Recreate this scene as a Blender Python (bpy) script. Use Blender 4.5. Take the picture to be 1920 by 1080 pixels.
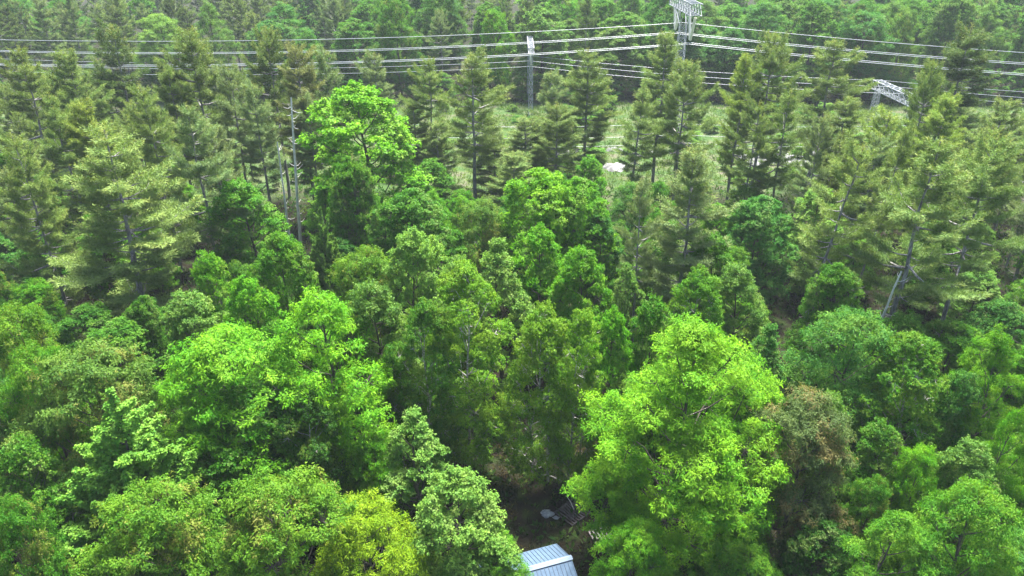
import bpy, math, random
import numpy as np
from mathutils import Vector

for _o in list(bpy.data.objects):
    bpy.data.objects.remove(_o)
scene = bpy.context.scene
COL = scene.collection

# ------------------------------------------------------------------ camera, sky, sun, exposure
CAM_H, PITCH, FPX = 35.0, math.radians(27.0), 1371.0
cam_data = bpy.data.cameras.new("camera")
cam_data.sensor_width = 36.0
cam_data.lens = 36.0 * FPX / 1920.0
cam_data.clip_start = 0.5
cam_data.clip_end = 6000
cam = bpy.data.objects.new("camera", cam_data)
COL.objects.link(cam)
cam.location = (0, 0, CAM_H)
cam.rotation_euler = (math.radians(90) - PITCH, 0, 0)
scene.camera = cam

SUN_EL, SUN_AZ = math.radians(66), math.radians(18)   # azimuth measured from +Y (away from camera) towards +X
world = bpy.data.worlds.new("World")
scene.world = world
world.use_nodes = True
wn = world.node_tree.nodes
wl = world.node_tree.links
wn.clear()
sky = wn.new("ShaderNodeTexSky")
sky.sky_type = 'NISHITA'
sky.sun_disc = False
sky.sun_elevation = SUN_EL
sky.sun_rotation = SUN_AZ
sky.air_density = 1.0
sky.dust_density = 3.0
sky.ozone_density = 1.0
bg = wn.new("ShaderNodeBackground")
bg.inputs[1].default_value = 0.075
wo = wn.new("ShaderNodeOutputWorld")
wl.new(sky.outputs[0], bg.inputs[0])
wl.new(bg.outputs[0], wo.inputs[0])

sun_d = bpy.data.lights.new("sun", 'SUN')
sun_d.energy = 4.3
sun_d.angle = math.radians(18)
sun_d.color = (1.0, 0.965, 0.90)
sun = bpy.data.objects.new("sun", sun_d)
COL.objects.link(sun)
sdir = Vector((math.sin(SUN_AZ) * math.cos(SUN_EL), math.cos(SUN_AZ) * math.cos(SUN_EL), math.sin(SUN_EL)))
sun.rotation_euler = sdir.to_track_quat('Z', 'Y').to_euler()
sun.location = (0, 0, 120)

scene.view_settings.view_transform = 'Standard'
scene.view_settings.look = 'None'
scene.view_settings.gamma = 1
scene.view_settings.exposure = 2.25
scene.cycles.use_denoising = True
scene.cycles.denoiser = 'OPENIMAGEDENOISE'
scene.cycles.denoising_input_passes = 'RGB_ALBEDO_NORMAL'
scene.cycles.denoising_prefilter = 'NONE'
scene.cycles.max_bounces = 6
scene.cycles.diffuse_bounces = 3
scene.cycles.glossy_bounces = 1
scene.cycles.transmission_bounces = 4
scene.cycles.volume_bounces = 0
scene.cycles.transparent_max_bounces = 4
scene.cycles.caustics_reflective = False
scene.cycles.caustics_refractive = False
HAZE = 0.00022

# ------------------------------------------------------------------ helpers
def spot(u, v, h):
    """Ground position of a thing of height h whose top is sighted along column u, row v of the survey photo."""
    up = (540.0 - v) / FPX
    c, s = math.cos(PITCH), math.sin(PITCH)
    t = (CAM_H - h) / (s - up * c)
    return t * (u - 960.0) / FPX, t * (c + up * s), t

def link_mesh(name, me, mat, parent=None):
    o = bpy.data.objects.new(name, me)
    COL.objects.link(o)
    if mat is not None:
        if not me.materials:
            me.materials.append(mat)
    if parent is not None:
        o.parent = parent
    return o

def tag(o, label=None, cat=None, group=None, kind=None):
    if label: o["label"] = label
    if cat: o["category"] = cat
    if group: o["group"] = group
    if kind: o["kind"] = kind
    return o

def empty(name, loc, rz=0.0, rx=0.0, ry=0.0):
    e = bpy.data.objects.new(name, None)
    e.empty_display_size = 0.5
    COL.objects.link(e)
    e.location = loc
    e.rotation_euler = (rx, ry, rz)
    return e

def terrain(x, y):
    return 0.35 * math.sin(x * 0.05 + 1.3) * math.cos(y * 0.043) + 0.2 * math.sin(x * 0.13 + y * 0.11)

def np_mesh(name, verts, quads, attrs=None, smooth=False, tris=False):
    """verts (n,3), quads (m,4)"""
    k = quads.shape[1]
    me = bpy.data.meshes.new(name)
    me.vertices.add(len(verts))
    me.vertices.foreach_set("co", np.ascontiguousarray(verts, dtype=np.float32).ravel())
    me.loops.add(quads.size)
    me.loops.foreach_set("vertex_index", np.ascontiguousarray(quads, dtype=np.int32).ravel())
    me.polygons.add(len(quads))
    me.polygons.foreach_set("loop_start", np.arange(0, quads.size, k, dtype=np.int32))
    if smooth:
        me.polygons.foreach_set("use_smooth", np.ones(len(quads), dtype=bool))
    me.update(calc_edges=True)
    for nm, arr in (attrs or {}).items():
        a = me.attributes.new(nm, 'FLOAT', 'FACE')
        a.data.foreach_set("value", np.ascontiguousarray(arr, dtype=np.float32))
    return me

def norm(a):
    return a / np.maximum(np.linalg.norm(a, axis=-1, keepdims=True), 1e-9)

class Tubes:
    def __init__(self):
        self.v = []; self.f = []; self.n = 0
    def add(self, pts, radii, sides=5):
        pts = np.asarray(pts, float); m = len(pts)
        d = np.gradient(pts, axis=0)
        d = norm(d)
        ref = np.array([0.0, 0, 1]) if abs(d[0][2]) < 0.8 else np.array([1.0, 0, 0])
        a = norm(np.cross(d, ref)); b = np.cross(d, a)
        ang = np.arange(sides) * 2 * math.pi / sides
        r = np.asarray(radii, float)[:, None, None]
        ring = pts[:, None, :] + r * (np.cos(ang)[None, :, None] * a[:, None, :] + np.sin(ang)[None, :, None] * b[:, None, :])
        self.v.append(ring.reshape(-1, 3))
        i = np.arange(m - 1)[:, None] * sides; j = np.arange(sides)[None, :]; j2 = (j + 1) % sides
        q = np.stack([i + j, i + j2, i + sides + j2, i + sides + j], -1).reshape(-1, 4) + self.n
        self.f.append(q)
        self.n += m * sides
    def mesh(self, name, smooth=True):
        return np_mesh(name, np.concatenate(self.v), np.concatenate(self.f), smooth=smooth)

class Boxes:
    """bars and boxes collected into one mesh"""
    def __init__(self):
        self.v = []; self.f = []
    def bar(self, p, q, w, h=None):
        p = Vector(p); q = Vector(q); h = h or w
        d = (q - p).normalized()
        ref = Vector((0, 0, 1)) if abs(d.z) < 0.9 else Vector((1, 0, 0))
        a = d.cross(ref).normalized() * w / 2; b = d.cross(a).normalized() * h / 2
        n = len(self.v)
        for base in (p, q):
            for sa, sb in ((-1, -1), (1, -1), (1, 1), (-1, 1)):
                self.v.append(base + a * sa + b * sb)
        for f in ((0, 3, 2, 1), (4, 5, 6, 7), (0, 1, 5, 4), (1, 2, 6, 5), (2, 3, 7, 6), (3, 0, 4, 7)):
            self.f.append(tuple(n + k for k in f))
    def quad(self, *pts):
        n = len(self.v); self.v += [Vector(p) for p in pts]; self.f.append(tuple(range(n, n + len(pts))))
    def build(self, name, mat, parent=None):
        me = bpy.data.meshes.new(name)
        me.from_pydata([tuple(v) for v in self.v], [], self.f)
        me.update()
        return link_mesh(name, me, mat, parent)

# ------------------------------------------------------------------ materials
def mat_new(name):
    m = bpy.data.materials.new(name); m.use_nodes = True
    nt = m.node_tree; nt.nodes.clear()
    return m, nt.nodes, nt.links

def leaf_material(name, young, young_amt=0.6, trans=0.33, rough=0.55, hue_spread=0.03, val=(0.55, 1.4), spec=0.10, patch=0.5):
    m, N, L = mat_new(name)
    oi = N.new("ShaderNodeObjectInfo")
    at = N.new("ShaderNodeAttribute"); at.attribute_type = 'GEOMETRY'; at.attribute_name = "tint"
    ay = N.new("ShaderNodeAttribute"); ay.attribute_type = 'GEOMETRY'; ay.attribute_name = "young"
    mv = N.new("ShaderNodeMapRange"); mv.inputs[3].default_value = val[0]; mv.inputs[4].default_value = val[1]
    L.new(at.outputs["Fac"], mv.inputs[0])
    mh = N.new("ShaderNodeMapRange"); mh.inputs[3].default_value = 0.5 + hue_spread; mh.inputs[4].default_value = 0.5 - hue_spread
    L.new(at.outputs["Fac"], mh.inputs[0])
    hsv = N.new("ShaderNodeHueSaturation")
    L.new(oi.outputs["Color"], hsv.inputs["Color"])
    L.new(mv.outputs[0], hsv.inputs["Value"]); L.new(mh.outputs[0], hsv.inputs["Hue"])
    my = N.new("ShaderNodeMath"); my.operation = 'MULTIPLY'; my.inputs[1].default_value = young_amt
    L.new(ay.outputs["Fac"], my.inputs[0])
    mix = N.new("ShaderNodeMix"); mix.data_type = 'RGBA'
    L.new(my.outputs[0], mix.inputs[0]); L.new(hsv.outputs[0], mix.inputs[6]); mix.inputs[7].default_value = (*young, 1)
    pb = N.new("ShaderNodeBsdfPrincipled")
    pb.inputs["Roughness"].default_value = rough
    pb.inputs["Specular IOR Level"].default_value = spec
    L.new(mix.outputs[2], pb.inputs["Base Color"])
    tr = N.new("ShaderNodeBsdfTranslucent")
    tc = N.new("ShaderNodeMix"); tc.data_type = 'RGBA'; tc.blend_type = 'MULTIPLY'; tc.inputs[0].default_value = 1.0
    tc.inputs[7].default_value = (1.5, 1.45, 0.7, 1)
    L.new(mix.outputs[2], tc.inputs[6]); L.new(tc.outputs[2], tr.inputs["Color"])
    ms = N.new("ShaderNodeMixShader"); ms.inputs[0].default_value = trans
    L.new(pb.outputs[0], ms.inputs[1]); L.new(tr.outputs[0], ms.inputs[2])
    out = N.new("ShaderNodeOutputMaterial"); L.new(ms.outputs[0], out.inputs[0])
    return m

def noise_mat(name, c1, c2, scale=3.0, rough=0.9, detail=6, stretch=(1, 1, 1), c3=None, spec=0.2, bump=0.0, metallic=0.0):
    m, N, L = mat_new(name)
    tc = N.new("ShaderNodeTexCoord"); mp = N.new("ShaderNodeMapping"); mp.inputs["Scale"].default_value = stretch
    L.new(tc.outputs["Object"], mp.inputs[0])
    nz = N.new("ShaderNodeTexNoise"); nz.inputs["Scale"].default_value = scale; nz.inputs["Detail"].default_value = detail
    L.new(mp.outputs[0], nz.inputs["Vector"])
    cr = N.new("ShaderNodeValToRGB")
    cr.color_ramp.elements[0].position = 0.35; cr.color_ramp.elements[0].color = (*c1, 1)
    cr.color_ramp.elements[1].position = 0.65; cr.color_ramp.elements[1].color = (*c2, 1)
    if c3:
        e = cr.color_ramp.elements.new(0.72); e.color = (*c3, 1)
    L.new(nz.outputs[0], cr.inputs[0])
    pb = N.new("ShaderNodeBsdfPrincipled"); pb.inputs["Roughness"].default_value = rough
    pb.inputs["Specular IOR Level"].default_value = spec; pb.inputs["Metallic"].default_value = metallic
    L.new(cr.outputs[0], pb.inputs["Base Color"])
    if bump:
        b = N.new("ShaderNodeBump"); b.inputs["Strength"].default_value = bump
        L.new(nz.outputs[0], b.inputs["Height"]); L.new(b.outputs[0], pb.inputs["Normal"])
    out = N.new("ShaderNodeOutputMaterial"); L.new(pb.outputs[0], out.inputs[0])
    return m

M = {}
M['ash'] = leaf_material("leaf_ash", (0.24, 0.36, 0.03), 0.45)
M['maple'] = leaf_material("leaf_maple", (0.26, 0.30, 0.10), 0.45)
M['spire'] = leaf_material("leaf_silver_maple", (0.24, 0.38, 0.06), 0.5)
M['oak'] = leaf_material("leaf_oak", (0.34, 0.24, 0.08), 0.55)
M['birch'] = leaf_material("leaf_birch", (0.24, 0.28, 0.03), 0.4)
M['cherry'] = leaf_material("leaf_copper", (0.28, 0.15, 0.07), 0.6)
M['pine'] = leaf_material("needle_pine", (0.26, 0.24, 0.05), 0.6, trans=0.2, rough=0.6, hue_spread=0.02)
M['bark_pine'] = noise_mat("bark_pine", (0.11, 0.10, 0.10), (0.34, 0.33, 0.33), 2.5, stretch=(4, 4, 0.8), bump=0.5)
M['bark_grey'] = noise_mat("bark_grey", (0.05, 0.043, 0.035), (0.135, 0.12, 0.105), 3, stretch=(4, 4, 0.8), bump=0.4)
M['bark_birch'] = noise_mat("bark_birch", (0.12, 0.10, 0.09), (0.62, 0.60, 0.56), 2.2, stretch=(1, 1, 5))
M['bark_dead'] = noise_mat("bark_dead", (0.42, 0.41, 0.40), (0.66, 0.65, 0.63), 3, stretch=(4, 4, 0.7), bump=0.3)
M['steel'] = noise_mat("galvanised_steel", (0.28, 0.30, 0.33), (0.40, 0.42, 0.45), 4, rough=0.5, spec=0.5)
M['wire'] = noise_mat("aluminium_wire", (0.38, 0.41, 0.44), (0.46, 0.49, 0.52), 1, rough=0.35, spec=0.6)
M['insulator'] = noise_mat("porcelain", (0.7, 0.7, 0.56), (0.8, 0.8, 0.66), 5, rough=0.25, spec=0.6)
M['rock'] = noise_mat("pale_rock", (0.11, 0.11, 0.11), (0.27, 0.27, 0.28), 1.2, detail=10, bump=0.8, c3=(0.33, 0.33, 0.35))

# ------------------------------------------------------------------ tree crowns
UP = np.array([0.0, 0.0, 1.0])

def rand_dirs(rng, n):
    return norm(rng.normal(size=(n, 3)))

def leaves_from_shoots(rng, S, D, ctint, m, L, W, spread, droop, fwd, jit=0.25, young_p=0.3):
    """a whorl of m leaves at every shoot S pointing along D"""
    n = len(S)
    ref = rand_dirs(rng, n)
    a = norm(np.cross(D, ref)); b = np.cross(D, a)
    az = (np.arange(m)[None, :] * 2 * math.pi / m + rng.uniform(0, 6.28, (n, 1)) + rng.normal(0, .35, (n, m)))
    side = np.cos(az)[..., None] * a[:, None] + np.sin(az)[..., None] * b[:, None]
    f = rng.uniform(fwd * .5, fwd * 1.3, (n, m, 1))
    A = D[:, None] * f + side * spread + rng.normal(0, jit, (n, m, 3))
    A[..., 2] -= droop * rng.uniform(.5, 1.4, (n, m))
    A = norm(A)
    Nn = norm(UP * 0.9 + D[:, None] * .5 + rng.normal(0, .38, (n, m, 3)))
    P = S[:, None] + D[:, None] * rng.uniform(-1.0, .6, (n, m, 1)) * L + side * L * .15
    ln = L * rng.uniform(.5, 1.35, (n, m, 1))
    wd = W * rng.uniform(.75, 1.2, (n, m, 1))
    Sd = norm(np.cross(A, Nn))
    Nr = np.cross(Sd, A)
    v0 = P; v2 = P + A * ln - UP * ln * .12
    mid = P + A * ln * .45
    v1 = mid + Sd * wd * .5 + Nr * wd * .12; v3 = mid - Sd * wd * .5 + Nr * wd * .12
    V = np.stack([v0, v1, v2, v3], 2).reshape(-1, 3)
    k = n * m
    Q = np.arange(k * 4).reshape(k, 4)
    tint = np.clip(.55 * ctint[:, None] + .45 * rng.random((n, m)), 0, 1).ravel()
    q = S * 1.15
    fld = np.sin(q[:, 0] + 1.7 * np.sin(q[:, 1] * .8)) * np.cos(q[:, 1] * .9 + q[:, 2]) + .35 * rng.normal(0, 1, n)
    ys = (fld > np.quantile(fld, 1 - young_p)) * rng.uniform(.35, 1, n) if young_p > 0 else np.zeros(n)
    young = (ys[:, None] * rng.uniform(.5, 1, (n, m))).ravel()
    return V, Q, tint, young

def limb(rng, p, q, r0, r1, sag=0.1, n=5):
    p = np.array(p, float); q = np.array(q, float)
    t = np.linspace(0, 1, n)[:, None]
    d = np.linalg.norm(q - p)
    pts = p + (q - p) * t + np.sin(t * math.pi) * np.array([0, 0, -sag]) * d + rng.normal(0, .025, (n, 3)) * d * np.sin(t * math.pi)
    return pts, r0 + (r1 - r0) * t[:, 0]

def trunk_line(rng, H, wob):
    n = 9
    z = np.linspace(-0.4, H, n)
    x = np.cumsum(rng.normal(0, wob, n)); y = np.cumsum(rng.normal(0, wob, n))
    return np.stack([x - x[0], y - y[0], z], 1)

def trunk_at(tl, z):
    return np.array([np.interp(z, tl[:, 2], tl[:, 0]), np.interp(z, tl[:, 2], tl[:, 1]), z])

def broadleaf(name, seed, H, R, zb, shape, nl, lobe_r, clumps, clump_r, shoots, m, L, W, spread=.9, droop=.3, fwd=.7,
              up_bias=.5, young_p=.3, trunk_r=.2, wob=.12, under=-.45):
    rng = np.random.default_rng(seed)
    tl = trunk_line(rng, H * .96, wob)
    prof = {'peak': lambda t: float(np.interp(t, [0, .2, .42, .6, .75, .88, 1], [.68, .95, 1, .82, .52, .26, .05])), 'egg': lambda t: np.sin(np.clip(t * .93 + .07, 0, 1) ** .72 * math.pi) ** .6,
            'cone': lambda t: (1 - t) ** .75 * min(1, .55 + t * 2.5),
            'dome': lambda t: math.sqrt(max(0, 1 - t ** 2.4)) * min(1, .7 + t),
            'column': lambda t: min(1, (1 - t) * 2.6 + .12) ** .6 * min(1, .5 + t * 3)}[shape]
    T = Tubes()
    T.add(tl, np.linspace(trunk_r, trunk_r * .12, len(tl)), 7)
    S_all, D_all, C_all = [], [], []
    az = rng.uniform(0, 6.28)
    for i in range(nl):
        t = (i + rng.uniform(.1, .9)) / nl
        if i == nl - 1: t = .97
        z = zb + (H - zb) * t
        az += 2.399 + rng.normal(0, .35)
        asym = 1 + .16 * math.sin(az * 1.0 + seed)
        rr = R * prof(t) * rng.uniform(.72, 1.08) * asym
        lr = lobe_r * rng.uniform(.7, 1.25) * (1 - .25 * t) * ((.5 + .5 * prof(t)) if shape == 'peak' else 1)
        rad = max(0, rr - lr * .7)
        c = trunk_at(tl, min(z, H)) + np.array([math.cos(az) * rad, math.sin(az) * rad, -lr * .5 if t > .9 else 0])
        out = norm(np.array([math.cos(az), math.sin(az), .45]))
        sc = np.array([1, 1, rng.uniform(.62, .95)])
        # limb from the trunk
        z0 = max(zb * .55, z - rad * rng.uniform(.6, 1.0) - .5)
        lp, lr_ = limb(rng, trunk_at(tl, z0), c, trunk_r * .38 * (1 - .5 * t), .025)
        T.add(lp, lr_, 5)
        nc = max(4, int(clumps * (lr / lobe_r) ** 2))
        d = rand_dirs(rng, nc * 3)
        keep = (d @ out > under) & (d[:, 2] > -.7)
        d = d[keep][:nc]
        cc = c + d * sc * lr * rng.uniform(.55, 1.12, (len(d), 1))
        for q in range(len(cc)):
            if rng.random() < .5:
                lp, l2 = limb(rng, c, cc[q], .03, .008, .05, 3)
                T.add(lp, l2, 3)
            cr = clump_r * rng.uniform(.55, 1.35)
            ns = max(3, int(shoots * (cr / clump_r) ** 1.6))
            e = norm(rand_dirs(rng, ns) + d[q] * .45 + UP * up_bias)
            sp = cc[q] + e * cr * rng.uniform(.45, 1.05, (ns, 1)) * np.array([1.15, 1.15, .62])
            S_all.append(sp)
            D_all.append(norm(e + UP * .25 + out * .25))
            C_all.append(np.clip(np.full(ns, rng.random()) * .7 + rng.random(ns) * .3, 0, 1))
    S = np.concatenate(S_all); D = np.concatenate(D_all); C = np.concatenate(C_all)
    V, Q, ti, yo = leaves_from_shoots(rng, S, D, C, m, L, W, spread, droop, fwd, young_p=young_p)
    return dict(H=H, R=R, crown=np_mesh(name + "_crown", V, Q, {"tint": ti, "young": yo}), trunk=T.mesh(name + "_trunk"))

def spire_tree(name, seed, H, R, zb, nb, m, L, W, young_p=.35):
    """ascending branches that end in upright leafy columns"""
    rng = np.random.default_rng(seed)
    tl = trunk_line(rng, H * .97, .06)
    T = Tubes(); T.add(tl, np.linspace(.19, .02, len(tl)), 7)
    S_all, D_all, C_all = [], [], []
    az = 0
    def col(p, q, r, dens):
        ln = np.linalg.norm(q - p); n = max(6, int(ln * dens))
        t = rng.uniform(0, 1, n) ** .85
        ax = norm(q - p)
        ref = norm(np.cross(ax, rand_dirs(rng, n)))
        rr = r * (1.05 - t) ** .7 * rng.uniform(.3, 1.1, n)
        S_all.append(p + (q - p) * t[:, None] + ref * rr[:, None])
        D_all.append(norm(ref * .8 + ax * .6 + UP * .3))
        C_all.append(np.clip(np.full(n, rng.random()) * .5 + rng.random(n) * .5, 0, 1))
    for i in range(nb):
        rad = R * math.sqrt((i + .5) / nb) * rng.uniform(.85, 1.12)
        az += 2.399 + rng.normal(0, .3)
        qz = (H - .5) * (1 - .58 * min(rad / R, 1.1)) * (rng.uniform(.5, .9) if i % 3 == 0 else rng.uniform(.85, 1.03))
        pz = max(zb * .5, qz - rad * rng.uniform(.85, 1.25) - .6)
        p = trunk_at(tl, pz)
        q = np.array([p[0] + math.cos(az) * rad, p[1] + math.sin(az) * rad, max(qz, pz + .5)])
        lp, l2 = limb(rng, p, q, .05, .01, .14)
        T.add(lp, l2, 4)
        col(p + (q - p) * .3, q, .44, 34)
        for k in range(int(1 + rad * .9)):
            a = rng.uniform(.3, .85)
            b0 = lp[0] + (lp[-1] - lp[0]) * a
            dd = norm(np.array([math.cos(az) * .7, math.sin(az) * .7, .8]) + rng.normal(0, .3, 3))
            e = b0 + dd * rng.uniform(.7, 1.5)
            T.add(*limb(rng, b0, e, .015, .006, .05, 3), 3)
            col(b0, e, .30, 30)
    col(trunk_at(tl, H * .8), trunk_at(tl, H), .35, 30)
    S = np.concatenate(S_all); D = np.concatenate(D_all); C = np.concatenate(C_all)
    V, Q, ti, yo = leaves_from_shoots(rng, S, D, C, m, L, W, .9, .12, .7, young_p=young_p)
    return dict(H=H, R=R, crown=np_mesh(name + "_crown", V, Q, {"tint": ti, "young": yo}), trunk=T.mesh(name + "_trunk"))

def pine(name, seed, H, R, zb, whorl=.62, per=5, lean=.05, gap=.18, blade=(.27, .045), dens=1.0, bare=6, trunk_r=.24, top_up=.9):
    rng = np.random.default_rng(seed)
    tl = trunk_line(rng, H, lean)
    T = Tubes(); T.add(tl, np.linspace(trunk_r, .03, len(tl)) , 7)
    S_all, D_all, C_all, Y_all = [], [], [], []
    z = zb; k = 0
    sect = rng.uniform(.55, 1.2, 7)
    while z < H - .25:
        t = (z - zb) / (H - zb)
        base = R * ((1 - t) ** .6) * (min(1, .5 + t * 2.2)) * (1 + .22 * math.sin(k * 1.9 + seed)) + .28
        n = per if t < .85 else per - 1
        a0 = rng.uniform(0, 6.28)
        for j in range(n):
            if rng.random() < gap * (1 - t): continue
            az = a0 + j * 2 * math.pi / n + rng.normal(0, .22)
            ln = base * rng.uniform(.5, 1.25) * sect[int((az % 6.283) / 6.284 * 7)] * (1.3 if rng.random() < .12 else 1)
            el = -.10 + top_up * t ** 1.6 + rng.normal(0, .11)
            hd = np.array([math.cos(az), math.sin(az), 0])
            p = trunk_at(tl, z + rng.normal(0, .12))
            ts = np.linspace(0, 1, 6)[:, None]
            pts = p + hd * ln * ts * math.cos(el) + UP * (ln * math.sin(el) * ts + ln * (.16 * ts ** 2.2 - .10 * np.sin(ts * 3.14)))
            pts[1:] += rng.normal(0, .035 * ln, (5, 3)) * ts[1:]
            T.add(pts, np.linspace(.018 + .018 * ln, .008, 6), 4)
            ctint = rng.random()
            # side twigs in a flat spray
            nt = max(5, int(ln * 7.5 * dens))
            start = .30 if ln > 1.2 else .05
            for q in range(nt):
                s = start + (1 - start) * ((q + rng.random()) / nt)
                idx = s * 5; i0 = min(4, int(idx)); b = pts[i0] + (pts[i0 + 1] - pts[i0]) * (idx - i0)
                side = 1 if q % 2 else -1
                sa = az + side * rng.uniform(.45, 1.0)
                tl_ = (.36 + .42 * ln * (1.08 - s)) * rng.uniform(.6, 1.2)
                td = norm(np.array([math.cos(sa), math.sin(sa), rng.uniform(.0, .35) + .5 * t]))
                e = b + td * tl_
                if tl_ > .5 and rng.random() < .4:
                    T.add([b, e], [.009, .004], 3)
                nn = max(3, int(tl_ / .11))
                w = np.linspace(.15, 1, nn)[:, None]
                sp = b + (e - b) * w + rng.normal(0, .035, (nn, 3))
                S_all.append(sp)
                D_all.append(np.repeat(norm(td + UP * .35)[None], nn, 0))
                C_all.append(np.full(nn, np.clip(ctint * .6 + rng.random() * .4, 0, 1)))
                Y_all.append(np.where(w[:, 0] > .8, rng.uniform(.0, .9) * (.35 + .65 * t), 0.05 * rng.random()))
            # leader tufts at the branch end
            sp = pts[-1] + norm(pts[-1] - pts[-2]) * np.linspace(-.25, .25, 4)[:, None]
            S_all.append(sp); D_all.append(np.repeat(norm(pts[-1] - pts[-2] + UP * .3)[None], 4, 0))
            C_all.append(np.full(4, ctint)); Y_all.append(np.full(4, rng.random() * (.3 + .7 * t)))
        z += whorl * rng.uniform(.75, 1.25) * (1 - .35 * t); k += 1
    # leader
    sp = trunk_at(tl, H) + UP * np.linspace(-.9, .3, 10)[:, None]
    S_all.append(sp); D_all.append(np.repeat(UP[None], 10, 0)); C_all.append(np.full(10, .8)); Y_all.append(np.full(10, .8))
    # dead lower branches
    for j in range(bare):
        z = rng.uniform(zb * .35, zb * 1.05); az = rng.uniform(0, 6.28); ln = rng.uniform(.6, 2.2)
        p = trunk_at(tl, z)
        q = p + np.array([math.cos(az) * ln, math.sin(az) * ln, rng.uniform(-.2, .5)])
        T.add(*limb(rng, p, q, .035, .008, .08), 4)
    S = np.concatenate(S_all); D = np.concatenate(D_all); C = np.concatenate(C_all); Y = np.concatenate(Y_all)
    m = 8
    V, Q, ti, yo = leaves_from_shoots(rng, S, D, C, m, blade[0], blade[1], .75, -.05, .8, jit=.2, young_p=0)
    yo = np.repeat(Y, m)
    return dict(H=H, R=R, crown=np_mesh(name + "_crown", V, Q, {"tint": ti, "young": yo}), trunk=T.mesh(name + "_trunk"))

P = {}
P['ash_big'] = broadleaf("ash_big", 11, 17, 5.3, 2.4, 'peak', 48, 1.7, 34, .52, 22, 9, .18, .052, spread=.9, droop=.5, fwd=.6, young_p=.35, wob=.1)
P['ash'] = broadleaf("ash", 12, 13, 3.7, 2.0, 'peak', 32, 1.35, 26, .5, 15, 8, .20, .06, droop=.5, fwd=.6, young_p=.3)
P['ash_b'] = broadleaf("ash_b", 17, 13, 3.9, 2.4, 'dome', 30, 1.4, 26, .5, 15, 8, .20, .06, droop=.5, fwd=.6, young_p=.3)
P['ash_low'] = broadleaf("ash_low", 15, 11, 4.2, 1.2, 'dome', 30, 1.45, 26, .55, 14, 8, .20, .06, droop=.5, fwd=.6, young_p=.3)
P['maple'] = broadleaf("maple", 21, 13, 3.6, 1.8, 'egg', 30, 1.3, 26, .46, 14, 7, .15, .13, droop=.15, fwd=.5, young_p=.25)
P['maple_b'] = broadleaf("maple_b", 27, 13, 3.7, 1.8, 'dome', 34, 1.2, 24, .44, 14, 7, .15, .13, droop=.15, fwd=.5, young_p=.2)
P['maple_wide'] = broadleaf("maple_wide", 22, 14, 4.6, 2.4, 'dome', 34, 1.5, 28, .5, 15, 7, .16, .135, droop=.15, fwd=.5, young_p=.2)
P['maple_cone'] = broadleaf("maple_cone", 23, 12, 3.0, 1.2, 'peak', 34, 1.05, 24, .38, 12, 7, .14, .12, droop=.1, fwd=.55, young_p=.4, up_bias=.8)
P['maple_small'] = broadleaf("maple_small", 24, 9, 2.3, 1.0, 'egg', 20, .95, 20, .40, 12, 7, .15, .12, droop=.15, fwd=.5, trunk_r=.11)
P['oak'] = broadleaf("oak", 31, 12, 4.3, 1.6, 'dome', 34, 1.4, 28, .48, 14, 8, .19, .075, droop=.35, fwd=.6, young_p=.22)
P['birch'] = broadleaf("birch", 41, 14, 2.7, 1.4, 'column', 38, 1.0, 28, .42, 15, 7, .11, .085, droop=.5, fwd=.4, trunk_r=.13, wob=.16)
P['birch_wide'] = broadleaf("birch_wide", 42, 13, 3.3, 1.6, 'egg', 36, 1.15, 28, .46, 15, 7, .11, .085, droop=.5, fwd=.4, trunk_r=.13, wob=.2)
P['spire'] = spire_tree("spire", 51, 14, 4.6, 1.6, 220, 9, .135, .11)
P['bush'] = broadleaf("bush", 61, 2.2, 1.5, .2, 'dome', 9, .6, 12, .32, 9, 7, .15, .11, droop=.2, fwd=.5, trunk_r=.04, wob=.03)
P['pine1'] = pine("pine1", 71, 21, 4.5, 7.5, whorl=1.2, per=6)
P['pine2'] = pine("pine2", 72, 20, 3.9, 5.0, whorl=1.1, per=6, lean=.08)
P['pine3'] = pine("pine3", 73, 19, 4.8, 8.5, whorl=1.15, gap=.3, lean=.1, bare=12)
P['pine4'] = pine("pine4", 74, 20, 5.0, 3.5, whorl=1.2, per=6, lean=.06, top_up=.7)
P['pine5'] = pine("pine5", 75, 18, 3.5, 5.5, whorl=1.0, lean=.05, top_up=1.0)
P['pine6'] = pine("pine6", 76, 20, 4.4, 8.0, whorl=1.15, gap=.3, per=5, lean=.09, top_up=1.2)
P['pine7'] = pine("pine7", 77, 19, 4.6, 6.0, whorl=1.3, gap=.38, per=6, lean=.12, top_up=.8, bare=10)
MATOF = {'ash': 'ash', 'ash_big': 'ash', 'ash_low': 'ash', 'ash_b': 'ash', 'maple_b': 'maple', 'maple': 'maple', 'maple_wide': 'maple', 'maple_cone': 'maple', 'maple_small': 'maple',
         'oak': 'oak', 'birch': 'birch', 'birch_wide': 'birch', 'spire': 'spire', 'bush': 'maple'}
for k_, p_ in P.items():
    if k_.startswith('pine'):
        p_['crown'].materials.append(M['pine']); p_['trunk'].materials.append(M['bark_pine'])
    else:
        p_['crown'].materials.append(M[MATOF[k_]])
        p_['trunk'].materials.append(M['bark_birch' if 'birch' in k_ else 'bark_grey'])
    print(k_, len(p_['crown'].polygons), len(p_['trunk'].polygons))

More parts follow.
